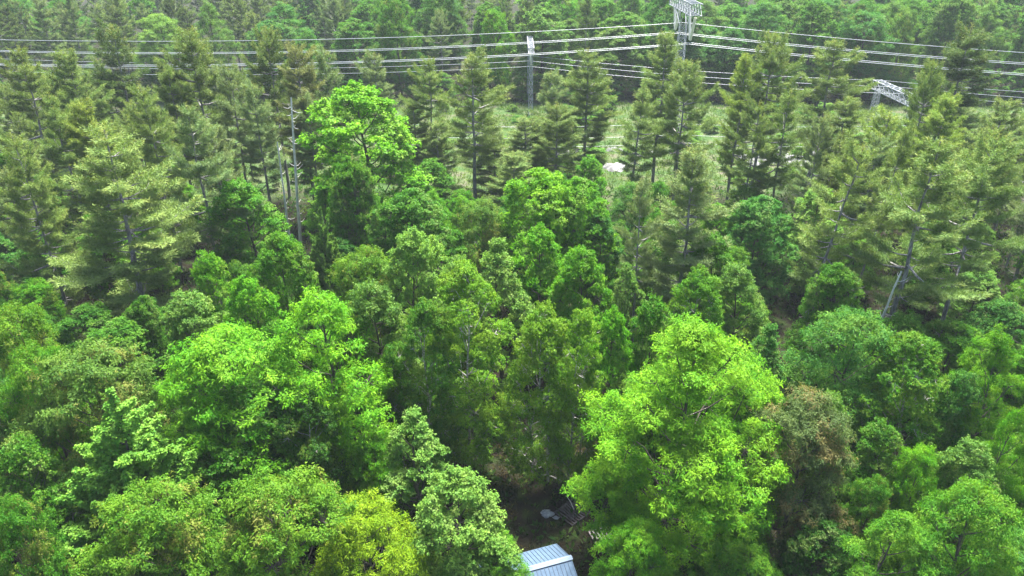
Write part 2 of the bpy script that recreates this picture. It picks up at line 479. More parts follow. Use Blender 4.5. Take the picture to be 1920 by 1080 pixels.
COLS = {'birch': (0.115, 0.27, 0.016), 'lime': (0.120, 0.31, 0.011), 'yellow': (0.165, 0.30, 0.010), 'bright': (0.090, 0.27, 0.010), 'green': (0.072, 0.215, 0.012),
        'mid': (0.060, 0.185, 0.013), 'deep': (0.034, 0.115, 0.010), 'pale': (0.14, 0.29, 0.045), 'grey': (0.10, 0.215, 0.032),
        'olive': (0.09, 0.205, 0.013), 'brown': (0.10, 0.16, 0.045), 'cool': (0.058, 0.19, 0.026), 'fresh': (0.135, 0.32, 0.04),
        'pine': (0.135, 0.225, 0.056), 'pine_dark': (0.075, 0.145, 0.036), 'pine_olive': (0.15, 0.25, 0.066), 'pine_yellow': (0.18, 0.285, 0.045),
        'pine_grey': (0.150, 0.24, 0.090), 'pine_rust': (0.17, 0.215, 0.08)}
rnd = random.Random(5)
placed = []

def plant(kind, name, x, y, h, r, color, label, cat, group=None, rz=None, lean=(0, 0), mat=None, parts=True):
    p = P[kind]
    rz = (sum((i + 1) * ord(ch) for i, ch in enumerate(label)) * .7548) % 6.283 if rz is None else rz
    root = empty(name, (x, y, terrain(x, y)), rz=0)
    root.rotation_euler = (lean[1], lean[0], 0)
    sz = h / p['H']; sx = r / p['R']
    c = COLS[color]
    f = rnd.uniform(.9, 1.1)
    for nm in ('crown', 'trunk'):
        o = bpy.data.objects.new(nm, p[nm])
        COL.objects.link(o)
        o.parent = root
        o.rotation_euler = (0, 0, rz)
        o.scale = (sx, sx, sz)
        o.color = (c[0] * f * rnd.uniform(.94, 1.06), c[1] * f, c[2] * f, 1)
        if nm == 'crown' and mat:
            o.material_slots[0].link = 'OBJECT'; o.material_slots[0].material = M[mat]
    tag(root, label, cat, group)
    placed.append((x, y, r))
    return root

# ------------------------------------------------------------------ ground
def build_ground():
    nx, ny = 90, 90
    xs = np.concatenate([np.linspace(-2500, -260, 8), np.linspace(-240, 240, nx), np.linspace(260, 2500, 8)])
    ys = np.concatenate([np.linspace(-800, -40, 6), np.linspace(-30, 300, ny), np.linspace(330, 4000, 10)])
    X, Y = np.meshgrid(xs, ys)
    Z = 0.35 * np.sin(X * 0.05 + 1.3) * np.cos(Y * 0.043) + 0.2 * np.sin(X * 0.13 + Y * 0.11)
    V = np.stack([X, Y, Z], -1).reshape(-1, 3)
    w = len(xs); i = np.arange(len(ys) - 1)[:, None] * w + np.arange(w - 1)[None]
    Q = np.stack([i, i + 1, i + w + 1, i + w], -1).reshape(-1, 4)
    me = np_mesh("ground", V, Q, smooth=True)
    m, N, L = mat_new("forest_floor")
    tc = N.new("ShaderNodeTexCoord")
    def noise(s, d=8):
        n = N.new("ShaderNodeTexNoise"); n.inputs["Scale"].default_value = s; n.inputs["Detail"].default_value = d
        L.new(tc.outputs["Object"], n.inputs["Vector"]); return n
    def ramp(src, stops):
        r = N.new("ShaderNodeValToRGB"); L.new(src, r.inputs[0])
        r.color_ramp.elements[0].position = stops[0][0]; r.color_ramp.elements[0].color = (*stops[0][1], 1)
        r.color_ramp.elements[1].position = stops[-1][0]; r.color_ramp.elements[1].color = (*stops[-1][1], 1)
        for p, c in stops[1:-1]:
            e = r.color_ramp.elements.new(p); e.color = (*c, 1)
        return r
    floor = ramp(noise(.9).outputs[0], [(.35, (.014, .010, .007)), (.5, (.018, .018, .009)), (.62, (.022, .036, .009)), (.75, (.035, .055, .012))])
    meadow = ramp(noise(.35).outputs[0], [(.3, (.035, .075, .018)), (.45, (.055, .10, .03)), (.58, (.09, .11, .05)), (.72, (.11, .10, .075))])
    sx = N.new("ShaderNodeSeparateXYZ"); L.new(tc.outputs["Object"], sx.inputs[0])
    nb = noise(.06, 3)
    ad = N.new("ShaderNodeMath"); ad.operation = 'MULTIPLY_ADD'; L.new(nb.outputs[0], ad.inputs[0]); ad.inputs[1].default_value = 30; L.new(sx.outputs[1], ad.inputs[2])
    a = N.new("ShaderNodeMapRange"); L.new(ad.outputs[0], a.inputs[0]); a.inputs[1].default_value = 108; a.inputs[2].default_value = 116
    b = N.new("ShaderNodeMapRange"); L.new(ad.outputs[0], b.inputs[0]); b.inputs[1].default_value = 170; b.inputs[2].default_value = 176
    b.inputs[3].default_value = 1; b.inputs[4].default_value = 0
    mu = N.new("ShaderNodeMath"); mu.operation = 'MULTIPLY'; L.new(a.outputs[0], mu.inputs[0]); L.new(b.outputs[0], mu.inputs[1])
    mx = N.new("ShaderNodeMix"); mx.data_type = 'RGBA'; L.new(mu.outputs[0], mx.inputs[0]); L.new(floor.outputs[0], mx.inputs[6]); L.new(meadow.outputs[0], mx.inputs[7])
    pb = N.new("ShaderNodeBsdfPrincipled"); pb.inputs["Roughness"].default_value = .95; pb.inputs["Specular IOR Level"].default_value = .1
    L.new(mx.outputs[2], pb.inputs["Base Color"])
    bp = N.new("ShaderNodeBump"); bp.inputs["Strength"].default_value = .6; bp.inputs["Distance"].default_value = .3
    L.new(noise(3.5).outputs[0], bp.inputs["Height"]); L.new(bp.outputs[0], pb.inputs["Normal"])
    out = N.new("ShaderNodeOutputMaterial"); L.new(pb.outputs[0], out.inputs[0])
    o = link_mesh("ground", me, m); tag(o, kind="structure")
build_ground()

def tufts(name, seed, n, region, blade, m, color, mat, label, pts=None):
    """short grass and weeds as one sheet of blades"""
    rng = np.random.default_rng(seed)
    x = rng.uniform(region[0], region[1], n); y = rng.uniform(region[2], region[3], n)
    k = (np.sin(x * .31 + seed) * np.cos(y * .37) + np.sin(x * .9) * np.sin(y * .8) * .6 + rng.normal(0, .5, n)) > -.35
    x, y = x[k], y[k]
    z = 0.35 * np.sin(x * 0.05 + 1.3) * np.cos(y * 0.043) + 0.2 * np.sin(x * 0.13 + y * 0.11)
    S = np.stack([x, y, z + .02], -1)
    D = norm(np.tile(UP, (len(S), 1)) + rng.normal(0, .15, (len(S), 3)))
    C = np.clip(.5 + .3 * np.sin(x * .5) * np.cos(y * .6) + rng.normal(0, .2, len(S)), 0, 1)
    V, Q, ti, yo = leaves_from_shoots(rng, S, D, C, m, blade[0], blade[1], .6, -.2, 1.0, young_p=.35)
    o = link_mesh(name, np_mesh(name, V, Q, {"tint": ti, "young": yo}), M[mat])
    o.color = (*color, 1)
    tag(o, label, "ground cover", kind="stuff")
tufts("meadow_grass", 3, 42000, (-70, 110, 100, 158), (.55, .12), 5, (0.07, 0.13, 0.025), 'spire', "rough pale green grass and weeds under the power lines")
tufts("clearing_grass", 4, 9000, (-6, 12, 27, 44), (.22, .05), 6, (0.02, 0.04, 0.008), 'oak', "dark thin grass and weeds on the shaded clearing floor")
tufts("forest_undergrowth", 6, 26000, (-62, 62, 28, 100), (.5, .22), 4, (0.035, 0.10, 0.015), 'maple', "low leafy undergrowth on the woodland floor")

# ------------------------------------------------------------------ trees placed one by one
# kind, column, row of the top, crown width, height, colour, label
B = [
 ('ash_big', 1305, 588, 368, 17.0, 'lime', "huge bright lime-green tree towering in the right foreground"),
 ('ash_low', 1190, 985, 140, 7.5, 'bright', "low bright green tree at the foot of the huge lime tree, beside the shed"),
 ('ash_b', 1540, 750, 205, 13.0, 'brown', "copper-brown tree with reddish feathery leaves right of the huge lime tree"),
 ('spire', 212, 735, 320, 14.0, 'fresh', "light green tree with upright finger-like shoots in the left foreground"),
 ('oak', 490, 912, 270, 12.0, 'olive', "broad olive tree with rusty shoot tips at the bottom edge, left of centre"),
 ('oak', 285, 935, 250, 11.5, 'olive', "rusty-tipped green tree at the bottom edge, in front of the finger-shoot tree"),
 ('ash_low', 690, 965, 215, 10.0, 'yellow', "yellow-green tree at the bottom edge, between rusty-tipped and pale trees"),
 ('maple_b', 878, 890, 185, 11.0, 'pale', "pale green tree at the bottom edge just left of the metal shed roof"),
 ('oak', 12, 945, 150, 12.0, 'mid', "dark green tree with pinkish tips in the bottom left corner"),
 ('ash', 600, 538, 230, 16.0, 'lime', "bright yellow-green tree standing tall left of the picture centre"),
 ('ash_b', 395, 618, 270, 14.0, 'bright', "broad bright green tree joining the left side of the bright yellow-green one"),
 ('maple', 450, 735, 200, 11.0, 'mid', "dark green shaded tree below the broad bright green tree, left of centre"),
 ('birch', 560, 745, 110, 11.0, 'deep', "narrow dark tree with a thin bare pale stem, left of centre"),
 ('ash_low', 618, 755, 85, 9.5, 'bright', "small bright tree in front of the dark tree with the pale stem"),
 ('maple_cone', 772, 765, 140, 10.0, 'pale', "pale-topped tree left of the dark forest gap"),
 ('ash_low', 705, 822, 110, 8.0, 'bright', "small bright green tree tucked below the pale-topped tree left of the gap"),
 ('birch', 792, 555, 110, 14.5, 'mid', "slim dark green birch-like tree on the left of a close pair at centre"),
 ('birch', 868, 498, 130, 16.0, 'birch', "tall slim olive birch-like tree on the right of a close pair at centre"),
 ('maple', 700, 525, 150, 14.5, 'grey', "greyish green tree with pinkish tips right of the bright yellow-green tree"),
 ('birch_wide', 1000, 562, 140, 14.0, 'birch', "olive birch above the dark gap, left of a small broken snag"),
 ('birch', 1082, 574, 90, 14.0, 'birch', "olive birch above the dark gap, right of a small broken snag"),
 ('maple_b', 1158, 578, 100, 13.0, 'bright', "small bright green tree between olive birches and the huge lime tree"),
 ('maple', 1228, 562, 115, 13.0, 'green', "mid-green tree behind the top left of the huge lime tree"),
 ('maple_cone', 1172, 492, 90, 12.0, 'grey', "small pale grey-green tree behind the small bright tree right of centre"),
 ('maple_small', 1168, 700, 70, 9.0, 'grey', "thin pale tree squeezed left of the huge lime tree"),
 ('ash_low', 1605, 583, 215, 13.0, 'cool', "wide blue-green tree in front of the leaning pine on the right"),
 ('birch_wide', 1748, 642, 165, 13.0, 'green', "green birch with a white forked stem on the right"),
 ('maple_cone', 1478, 742, 80, 12.0, 'pale', "pale tree peeking over the copper-brown tree's left shoulder"),
 ('maple', 1572, 738, 90, 12.0, 'pale', "pale green tree behind the right side of the copper-brown tree"),
 ('ash_low', 1738, 846, 105, 9.0, 'bright', "small vivid green tree below the white-stemmed birch"),
 ('maple', 1842, 838, 130, 10.0, 'grey', "soft grey-green tree right of the small vivid green tree"),
 ('ash_low', 1840, 924, 210, 11.0, 'green', "spreading yellow-tipped green tree in the bottom right corner"),
 ('ash', 1690, 955, 170, 10.0, 'green', "yellow-tipped green tree at the bottom edge, right of the copper-brown tree"),
 ('ash', 1885, 618, 130, 13.5, 'bright', "bright green tree on the right edge below the wide pines"),
 ('ash', 1912, 762, 90, 12.0, 'bright', "bright green tree on the right edge, lower of two"),
 ('maple_cone', 1448, 606, 105, 11.5, 'cool', "thin-leaved dark tree right of the top of the huge lime tree"),
 ('oak', 158, 662, 240, 14.0, 'grey', "rounded grey-green tree behind the finger-shoot tree"),
 ('oak', 62, 652, 150, 13.5, 'green', "green tree with yellowish tips on the left edge below the big pine"),
 ('maple', 28, 835, 140, 11.0, 'mid', "dark green tree on the left edge beside the finger-shoot tree"),
 ('oak', 30, 575, 150, 13.5, 'olive', "yellowish green tree on the left edge, lower left of the big pine"),
 ('maple', 390, 478, 95, 13.0, 'bright', "small bright green tree right of the big left pine"),
 ('maple_wide', 512, 443, 130, 14.0, 'green', "dome-shaped mid-green tree below the bare snags"),
 ('maple_b', 450, 515, 110, 13.0, 'bright', "fresh green tree in front of the dome-shaped tree, left of centre"),
 ('maple', 358, 555, 140, 12.0, 'grey', "greyish green tree right of the foot of the big left pine"),
 ('spire', 598, 382, 100, 13.0, 'grey', "small pale pointed tree just right of the bare snags"),
 ('maple_b', 755, 420, 135, 15.0, 'pale', "pale pointed tree in the middle left of the dark green maple-like tree"),
 ('oak', 688, 463, 150, 13.0, 'olive', "yellow-olive domed tree left of the pale pointed tree"),
 ('maple', 850, 478, 110, 13.0, 'pale', "pale spray-leaved tree behind the close pair at centre"),
 ('maple_cone', 938, 436, 140, 14.5, 'pale', "pale green conical tree right at the middle of the picture"),
 ('maple_b', 1020, 422, 115, 13.5, 'bright', "bright green tree right of the pale conical tree"),
 ('maple', 1095, 458, 115, 13.0, 'bright', "bright green tree, lower right of two beside the pale conical tree"),
 ('maple_wide', 1000, 318, 165, 15.0, 'lime', "bright yellow-green domed tree in the middle, left one of two"),
 ('maple_wide', 1088, 332, 135, 14.0, 'bright', "bright green domed tree in the middle, right one of two"),
 ('maple_wide', 770, 347, 160, 14.0, 'mid', "dark green rounded tree left of the two bright domed trees"),
 ('oak', 905, 372, 110, 13.0, 'grey', "dull green tree just in front of the tall lone pine"),
 ('maple_b', 690, 155, 205, 19.5, 'lime', "very large bright green tree right of the bare snags"),
 ('maple_wide', 645, 290, 100, 15.0, 'green', "mid-green tree at the left foot of the very large bright tree"),
 ('maple', 450, 335, 135, 13.5, 'green', "dark green tree between the left pines and the bare snags"),
 ('birch_wide', 1298, 503, 115, 13.0, 'green', "soft fine-leaved green tree behind the top of the huge lime tree"),
 ('maple', 1392, 498, 115, 12.0, 'grey', "pale green tree left of the foot of the leaning pine"),
 ('maple', 1345, 440, 120, 12.0, 'green', "plain green tree right of the slender middle pine"),
 ('maple_wide', 1568, 495, 110, 11.5, 'mid', "dark green tree behind the trunk of the leaning pine"),
 ('maple_wide', 1438, 362, 120, 12.0, 'cool', "blue-green tree below the clustered bare pine trunks"),
 ('maple', 1540, 352, 110, 11.5, 'pale', "whitish green tree right of the clustered bare pine trunks"),
 ('maple', 1400, 345, 80, 9.0, 'grey', "small grey-green tree under the clustered bare pine trunks"),
 ('maple', 1255, 410, 90, 11.0, 'green', "green tree left of the slender middle pine"),
 ('maple', 800, 300, 90, 10.0, 'green', "small green tree at the right foot of the very large bright tree"),
 ('maple_wide', 835, 420, 110, 11.5, 'mid', "dark tree between dark rounded tree and pale conical tree"),
 ('maple', 1130, 400, 90, 11.0, 'cool', "bluish green tree right of the right bright domed tree"),
 ('maple', 500, 610, 90, 11.5, 'mid', "mid-green tree behind the shoulder of the broad bright green tree"),
 ('oak', 650, 600, 90, 11, 'bright', "light green tree at the right shoulder of the bright yellow-green one"),
 ('birch_wide', 745, 640, 90, 11.0, 'mid', "dull green tree with a visible pale fork, left of the close pair"),
 ('maple', 1660, 800, 110, 9.5, 'mid', "dark green tree between copper-brown and white-stemmed trees"),
 ('oak', 1650, 900, 90, 8.5, 'mid', "low dark tree right of the copper-brown tree"),
 ('maple', 1810, 700, 100, 11, 'cool', "blue-green tree right of the white-stemmed birch"),
 ('maple_wide', 270, 560, 90, 10, 'mid', "dark green tree hidden under the right boughs of the big left pine"),
 ('ash', 300, 720, 110, 10, 'mid', "dark green tree between finger-shoot tree and broad bright green tree"),
 ('ash_low', 930, 1018, 120, 6.0, 'green', "low green tree covering the left end of the shed roof"),
 ('ash_low', 1400, 1010, 150, 6.5, 'green', "low green tree under the right side of the huge lime tree"),
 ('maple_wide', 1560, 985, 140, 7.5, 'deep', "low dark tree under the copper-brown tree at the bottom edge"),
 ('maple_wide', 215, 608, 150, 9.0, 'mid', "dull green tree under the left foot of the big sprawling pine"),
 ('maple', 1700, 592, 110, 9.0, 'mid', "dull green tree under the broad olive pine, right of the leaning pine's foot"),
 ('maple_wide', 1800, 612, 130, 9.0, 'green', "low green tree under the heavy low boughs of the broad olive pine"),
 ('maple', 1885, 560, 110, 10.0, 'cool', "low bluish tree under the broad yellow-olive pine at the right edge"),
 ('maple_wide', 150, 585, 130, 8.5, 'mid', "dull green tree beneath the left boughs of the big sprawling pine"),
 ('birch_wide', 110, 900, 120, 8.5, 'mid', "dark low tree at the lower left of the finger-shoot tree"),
]
PN = [
 ('pine4', 195, 250, 285, 20.0, 'pine_olive', "big sprawling yellow-olive pine with broad layered boughs in the left foreground", (.03, 0)),
 ('pine7', 38, 100, 130, 21.0, 'pine', "tall pine near the left edge reaching the second wire", (0, 0)),
 ('pine2', 130, 108, 110, 20.0, 'pine_olive', "yellow-tipped pine second from the left edge", (0, 0)),
 ('pine5', 205, 52, 115, 22.0, 'pine_dark', "dark pine whose top crosses both upper wires on the left", (0, 0)),
 ('pine6', 345, 62, 130, 23.0, 'pine', "tallest pine of the left group with a rugged top", (-.03, 0)),
 ('pine3', 430, 128, 115, 19.5, 'pine_grey', "grey-green pine with a pale bare lower trunk left of the snags", (0, 0)),
 ('pine6', 498, 60, 105, 22.0, 'pine', "tall dark-topped pine left of the rusty pine", (0, 0)),
 ('pine1', 552, 85, 120, 21.5, 'pine_rust', "pine with rust-brown lower boughs behind the bare snags", (0, 0)),
 ('pine5', 605, 100, 95, 20.0, 'pine_grey', "greyish pine between the rusty pine and the very large bright tree", (0, 0)),
 ('pine5', 698, 103, 85, 17.0, 'pine_grey', "small pine peeking above the very large bright tree", (0, 0)),
 ('pine7', 805, 110, 105, 19.0, 'pine_olive', "olive pine right of the very large bright tree", (0, 0)),
 ('pine3', 888, 103, 165, 20.5, 'pine', "tall lone pine with a long bare pale trunk left of the lattice mast", (.01, 0)),
 ('pine5', 1035, 133, 90, 17.5, 'pine_grey', "rounded pine just right of the lattice mast", (0, 0)),
 ('pine4', 1102, 92, 145, 19.5, 'pine', "full pine with tiered boughs between the mast and the pylon", (0, 0)),
 ('pine2', 1248, 72, 105, 20.5, 'pine_olive', "pine directly in front of the pylon's left side", (0, 0)),
 ('pine6', 1292, 113, 120, 20.0, 'pine_olive', "yellow-topped pine right below the pylon head", (0, 0)),
 ('pine6', 1455, 68, 120, 21.5, 'pine', "tall dark pine right of the pylon", (0, 0)),
 ('pine2', 1400, 113, 85, 19.0, 'pine_yellow', "yellowish pine hugging the left side of the tall dark pine", (0, 0)),
 ('pine7', 1566, 76, 145, 20.5, 'pine', "wide tiered pine left of the lattice gantry", (0, 0)),
 ('pine1', 1822, 52, 150, 22.5, 'pine_dark', "tallest dark pine near the right edge crossing the wires", (0, 0)),
 ('pine6', 1752, 122, 85, 20.0, 'pine', "open pine in front of the right end of the gantry", (0, 0)),
 ('pine2', 1782, 192, 115, 17.0, 'pine_yellow', "yellow-tipped pine below the tallest dark pine on the right", (.05, 0)),
 ('pine5', 1662, 218, 110, 16.0, 'pine_yellow', "short yellow-green pine in front of the gantry legs", (0, 0)),
 ('pine3', 1622, 272, 180, 19.0, 'pine_olive', "leaning pine with a bare grey trunk slanting right", (.10, 0)),
 ('pine3', 1705, 240, 110, 19.0, 'pine', "pine with a slanting pale trunk behind the leaning pine", (.07, 0)),
 ('pine7', 1765, 262, 230, 20.5, 'pine_olive', "very broad olive pine on the right with heavy low boughs", (.03, 0)),
 ('pine6', 1872, 258, 170, 20.0, 'pine_olive', "broad yellow-olive pine against the right edge", (0, 0)),
 ('pine2', 1300, 293, 160, 18.5, 'pine_grey', "slender grey-green middle pine with a straight pale trunk", (0, 0)),
 ('pine3', 1205, 342, 115, 16.5, 'pine_grey', "thin pine with a bare lower trunk left of the slender middle pine", (-.02, 0)),
 ('pine4', 25, 262, 150, 19.0, 'pine', "dark green pine at the left edge behind the big sprawling pine", (0, 0)),
 ('pine7', 95, 190, 120, 19.0, 'pine', "mid-green pine behind the big sprawling pine's left side", (0, 0)),
 ('pine4', 262, 165, 140, 20.0, 'pine', "dense pine between the big sprawling pine and the tallest left pine", (0, 0)),
 ('pine2', 160, 205, 110, 18.0, 'pine_yellow', "orange-tipped pine behind the top of the big sprawling pine", (0, 0)),
 ('pine1', 310, 120, 110, 20.0, 'pine', "pine left of the tallest pine of the left group", (0, 0)),
 ('pine7', 350, 200, 150, 20.0, 'pine_grey', "grey-green pine with a long leaning pale trunk in the left group", (.02, 0)),
 ('pine5', 470, 160, 90, 18.0, 'pine_grey', "shadowy pine behind the pine with a pale bare lower trunk", (0, 0)),
 ('pine4', 660, 285, 100, 15.0, 'pine_grey', "dull greyish pine in the shade of the very large bright tree", (0, 0)),
 ('pine1', 1045, 190, 120, 15.5, 'pine', "dark-boughed pine in front of the foot of the lattice mast", (0, 0)),
 ('pine3', 1210, 165, 120, 17.0, 'pine', "open crooked pine below and left of the pylon", (.05, 0)),
 ('pine3', 1480, 170, 120, 18.5, 'pine', "pine with clustered bare dark trunks below the tall dark pine", (0, 0)),
 ('pine3', 1425, 190, 100, 17.5, 'pine_olive', "pine with a dark bare trunk before the pale rock patch", (-.02, 0)),
 ('pine2', 1880, 200, 120, 16.5, 'pine', "pine at the right edge below the tallest dark pine", (0, 0)),
 ('pine5', 820, 230, 85, 12.0, 'pine_olive', "short olive pine beside the tall lone pine's trunk", (0, 0)),
 ('pine2', 960, 290, 110, 10.5, 'pine_olive', "low spreading pine right of the tall lone pine's trunk", (0, 0)),
 ('pine1', 1590, 190, 130, 16, 'pine', "low-boughed pine under the wide tiered pine", (0, 0)),
 ('pine4', 775, 195, 120, 13.5, 'pine', "low wide pine right behind the very large bright tree", (0, 0)),
 ('pine1', 985, 215, 130, 13.5, 'pine_olive', "low olive pine on the left of the lattice mast's foot", (0, 0)),
 ('pine4', 925, 235, 120, 11.0, 'pine_olive', "low spreading pine under the boughs of the tall lone pine", (0, 0)),
 ('pine5', 575, 185, 80, 16, 'pine_grey', "greyish pine standing right behind the taller snag", (0, 0)),
]
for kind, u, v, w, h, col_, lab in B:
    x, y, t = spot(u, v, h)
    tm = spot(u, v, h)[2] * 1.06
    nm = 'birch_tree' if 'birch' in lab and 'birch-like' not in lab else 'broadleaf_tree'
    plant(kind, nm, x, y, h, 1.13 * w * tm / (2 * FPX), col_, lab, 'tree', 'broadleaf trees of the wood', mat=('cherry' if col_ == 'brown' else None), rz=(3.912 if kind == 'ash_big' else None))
for kind, u, v, w, h, col_, lab, lean in PN:
    x, y, t = spot(u, v, h)
    x0 = x - lean[0] * h
    plant(kind, 'pine_tree', x0, y, h, 1.2 * w * t / (2 * FPX), col_, lab, 'pine', 'pines of the wood', lean=lean)

# ------------------------------------------------------------------ the trees that fill the wood between them, and the far wood
def project(x, y, z):
    c, s = math.cos(PITCH), math.sin(PITCH)
    dz = z - CAM_H
    t = y * c - dz * s
    up = (y * s + dz * c) / t
    return 960 + FPX * x / t, 540 - FPX * up

ORD = ["first", "second", "third", "fourth", "fifth", "sixth", "seventh", "eighth", "ninth", "tenth", "eleventh", "twelfth",
       "thirteenth", "fourteenth", "fifteenth", "sixteenth", "seventeenth", "eighteenth", "nineteenth", "twentieth"] + ["%dth" % i for i in range(21, 80)]
CW = {'lime': 'lime-green', 'yellow': 'yellow-green', 'bright': 'bright green', 'green': 'mid-green', 'mid': 'dull green', 'deep': 'dark green', 'pale': 'pale green',
      'grey': 'grey-green', 'olive': 'olive', 'brown': 'brown', 'cool': 'blue-green', 'pine': 'green', 'pine_dark': 'dark', 'pine_olive': 'olive',
      'pine_yellow': 'yellowish', 'pine_grey': 'greyish', 'pine_rust': 'rusty'}
queue = []
def fill(rows, group, x_lim, kinds, jitter, min_gap, where):
    for y0, step in rows:
        half = (y0 + 14) * .72 + (14 if y0 < 60 else 6 if y0 < 150 else -4)
        x = -half + rnd.uniform(0, step)
        while x < half:
            px, py = x + rnd.uniform(-jitter, jitter), y0 + rnd.uniform(-jitter, jitter)
            x += step
            kind, cols, h0, h1, r0, r1 = kinds(px, py)
            if kind is None: continue
            h = rnd.uniform(h0, h1); r = rnd.uniform(r0, r1)
            if any((px - a) ** 2 + (py - b) ** 2 < (min_gap * (r + c)) ** 2 for a, b, c in placed): continue
            if not where(px, py, h, r): continue
            placed.append((px, py, r))
            queue.append((kind, px, py, h, r, rnd.choice(cols), group, y0))

def wood_kinds(x, y):
    u, v = project(x, y, 8)
    if y > 84 and u > 1300: return rnd.choice(['pine1', 'pine2', 'pine4', 'pine5', 'pine6', 'pine7']), ['pine', 'pine_grey', 'pine_olive'], 8, 11.5, 2.2, 3.2
    if y > 66 and (u < 560 or u > 1500) and rnd.random() < (.6 if y < 88 else .95):
        return rnd.choice(['pine1', 'pine2', 'pine4', 'pine5', 'pine6', 'pine7']), ['pine', 'pine_grey', 'pine_olive'], 12, 17, 2.2, 3.2
    k = rnd.choice(['maple', 'maple_wide', 'ash', 'maple_wide', 'oak', 'birch_wide', 'maple_b', 'ash_b'])
    return k, ['green', 'green', 'mid', 'bright', 'grey', 'bright', 'cool'], 7, 10.5, 1.9, 2.8
def wood_ok(x, y, h, r):
    if -7.5 < x < 9 and y < 41.5: return False
    if y < 31 and abs(x) < 21: return False
    if -5 < x < 6 and y < 45: return False
    # leave the rock patches and the open ground behind in view
    if y > 84 and -30 < x < 52: return False
    u, v = project(x, y, h)
    if 1600 < u < 1760 and v < 222: return False
    if y > 80 and 1330 < u < 1580: return False
    if 490 < u < 595 and y < 80 and v < 440: return False
    return True
fill([(yy, 5.2) for yy in (23, 28, 33, 38, 43, 48, 53, 58, 63, 68, 73, 78, 84, 90, 97, 104, 111)], 'wood', 0, wood_kinds, 1.6, .62, wood_ok)

def far_kinds(x, y):
    u, v = project(x, y, 14)
    pine_p = 1 if y > 224 else .72 if u < 480 else (.42 if u < 1100 else .16)
    if rnd.random() < pine_p:
        return rnd.choice(['pine1', 'pine2', 'pine4', 'pine5', 'pine6', 'pine7']), ['pine_dark', 'pine', 'pine_grey'], 16, 21, 3.0, 4.2
    return (rnd.choice(['maple_wide', 'maple', 'oak', 'ash', 'maple_wide', 'spire' if u < 1100 else 'maple_wide', 'maple_b', 'ash_b']),
            ['green', 'mid', 'mid', 'cool', 'grey', 'bright', 'pale'] if u < 1100 else ['green', 'mid', 'cool', 'green', 'grey'], 14, 21, 3.8, 7.2)
fill([(160, 9.5), (169, 10), (179, 10.5), (190, 11), (202, 12), (215, 13), (229, 12), (243, 12), (256, 12)], 'far', 0, far_kinds, 2.4, .5, lambda *a: True)

def edge_kinds(x, y):
    return rnd.choice(['maple_small', 'maple_small', 'ash_low']), ['mid', 'deep', 'cool', 'green'], 5, 8.5, 2.2, 3.4
fill([(155.5, 5.6)], 'edge', 0, edge_kinds, 1.3, .45, lambda *a: True)

def gap_kinds(x, y):
    return 'bush', ['green', 'mid', 'pale', 'grey', 'olive'], 1.2, 3.2, 1.0, 2.4
def gap_ok(x, y, h, r):
    u, v = project(x, y, 1)
    return 560 < u < 1910 and rnd.random() < .8
fill([(yy, 7) for yy in (98, 104, 110, 117, 124, 131, 138, 146)], 'gap', 0, gap_kinds, 2.5, .5, gap_ok)

groups = {}
for q in queue:
    kind, x, y, h, r, c, g, y0 = q
    u, v = project(x, y, h * .8)
    zone = "left" if u < 640 else ("middle" if u < 1280 else "right")
    groups.setdefault((g, y0, 'pine' in kind, c, zone), []).append((u, q))
ROWS = {'edge': [155.5], 'wood': [23, 28, 33, 38, 43, 48, 53, 58, 63, 68, 73, 78, 84, 90, 97, 104, 111], 'far': [160, 169, 179, 190, 202, 215, 229, 243, 256], 'gap': [98, 104, 110, 117, 124, 131, 138, 146]}
for (g, y0, isp, c, zone), lst in groups.items():
    lst.sort(key=lambda t: t[0])
    ri = ROWS[g].index(y0)
    for n, (u, (kind, x, y, h, r, c, g, y0)) in enumerate(lst):
        pos = "" if len(lst) == 1 else ", %s from left" % ORD[n]
        if g == 'wood':
            lab = "%s %s filling the wood's %s third, %s rank back%s" % (CW[c], 'pine' if isp else 'lower tree', zone, ORD[ri], pos)
            nm, cat, gr = ('pine_tree', 'pine', 'pines of the wood') if isp else ('broadleaf_tree', 'tree', 'broadleaf trees of the wood')
        elif g == 'far':
            lab = "hazy %s %s in far wood's %s third, %s rank%s" % (CW[c], 'pine' if isp else 'round tree', zone, ORD[ri], pos)
            nm, cat, gr = ('pine_tree', 'pine', 'pines of the far wood') if isp else ('broadleaf_tree', 'tree', 'broadleaf trees of the far wood')
        elif g == 'edge':
            lab = "%s low tree along edge of far wood, picture's %s third%s" % (CW[c], zone, pos)
            nm, cat, gr = 'broadleaf_tree', 'tree', 'broadleaf trees of the far wood'
        else:
            lab = "%s bush under the power lines, %s third, %s rank%s" % (CW[c], zone, ORD[ri], pos)
            nm, cat, gr = 'bush', 'bush', 'bushes on the open strip'
        plant(kind, nm, x, y, h, r, c, lab, cat, gr)
print("placed", len(placed), len([o for o in bpy.data.objects if o.name.startswith("broadleaf")]))

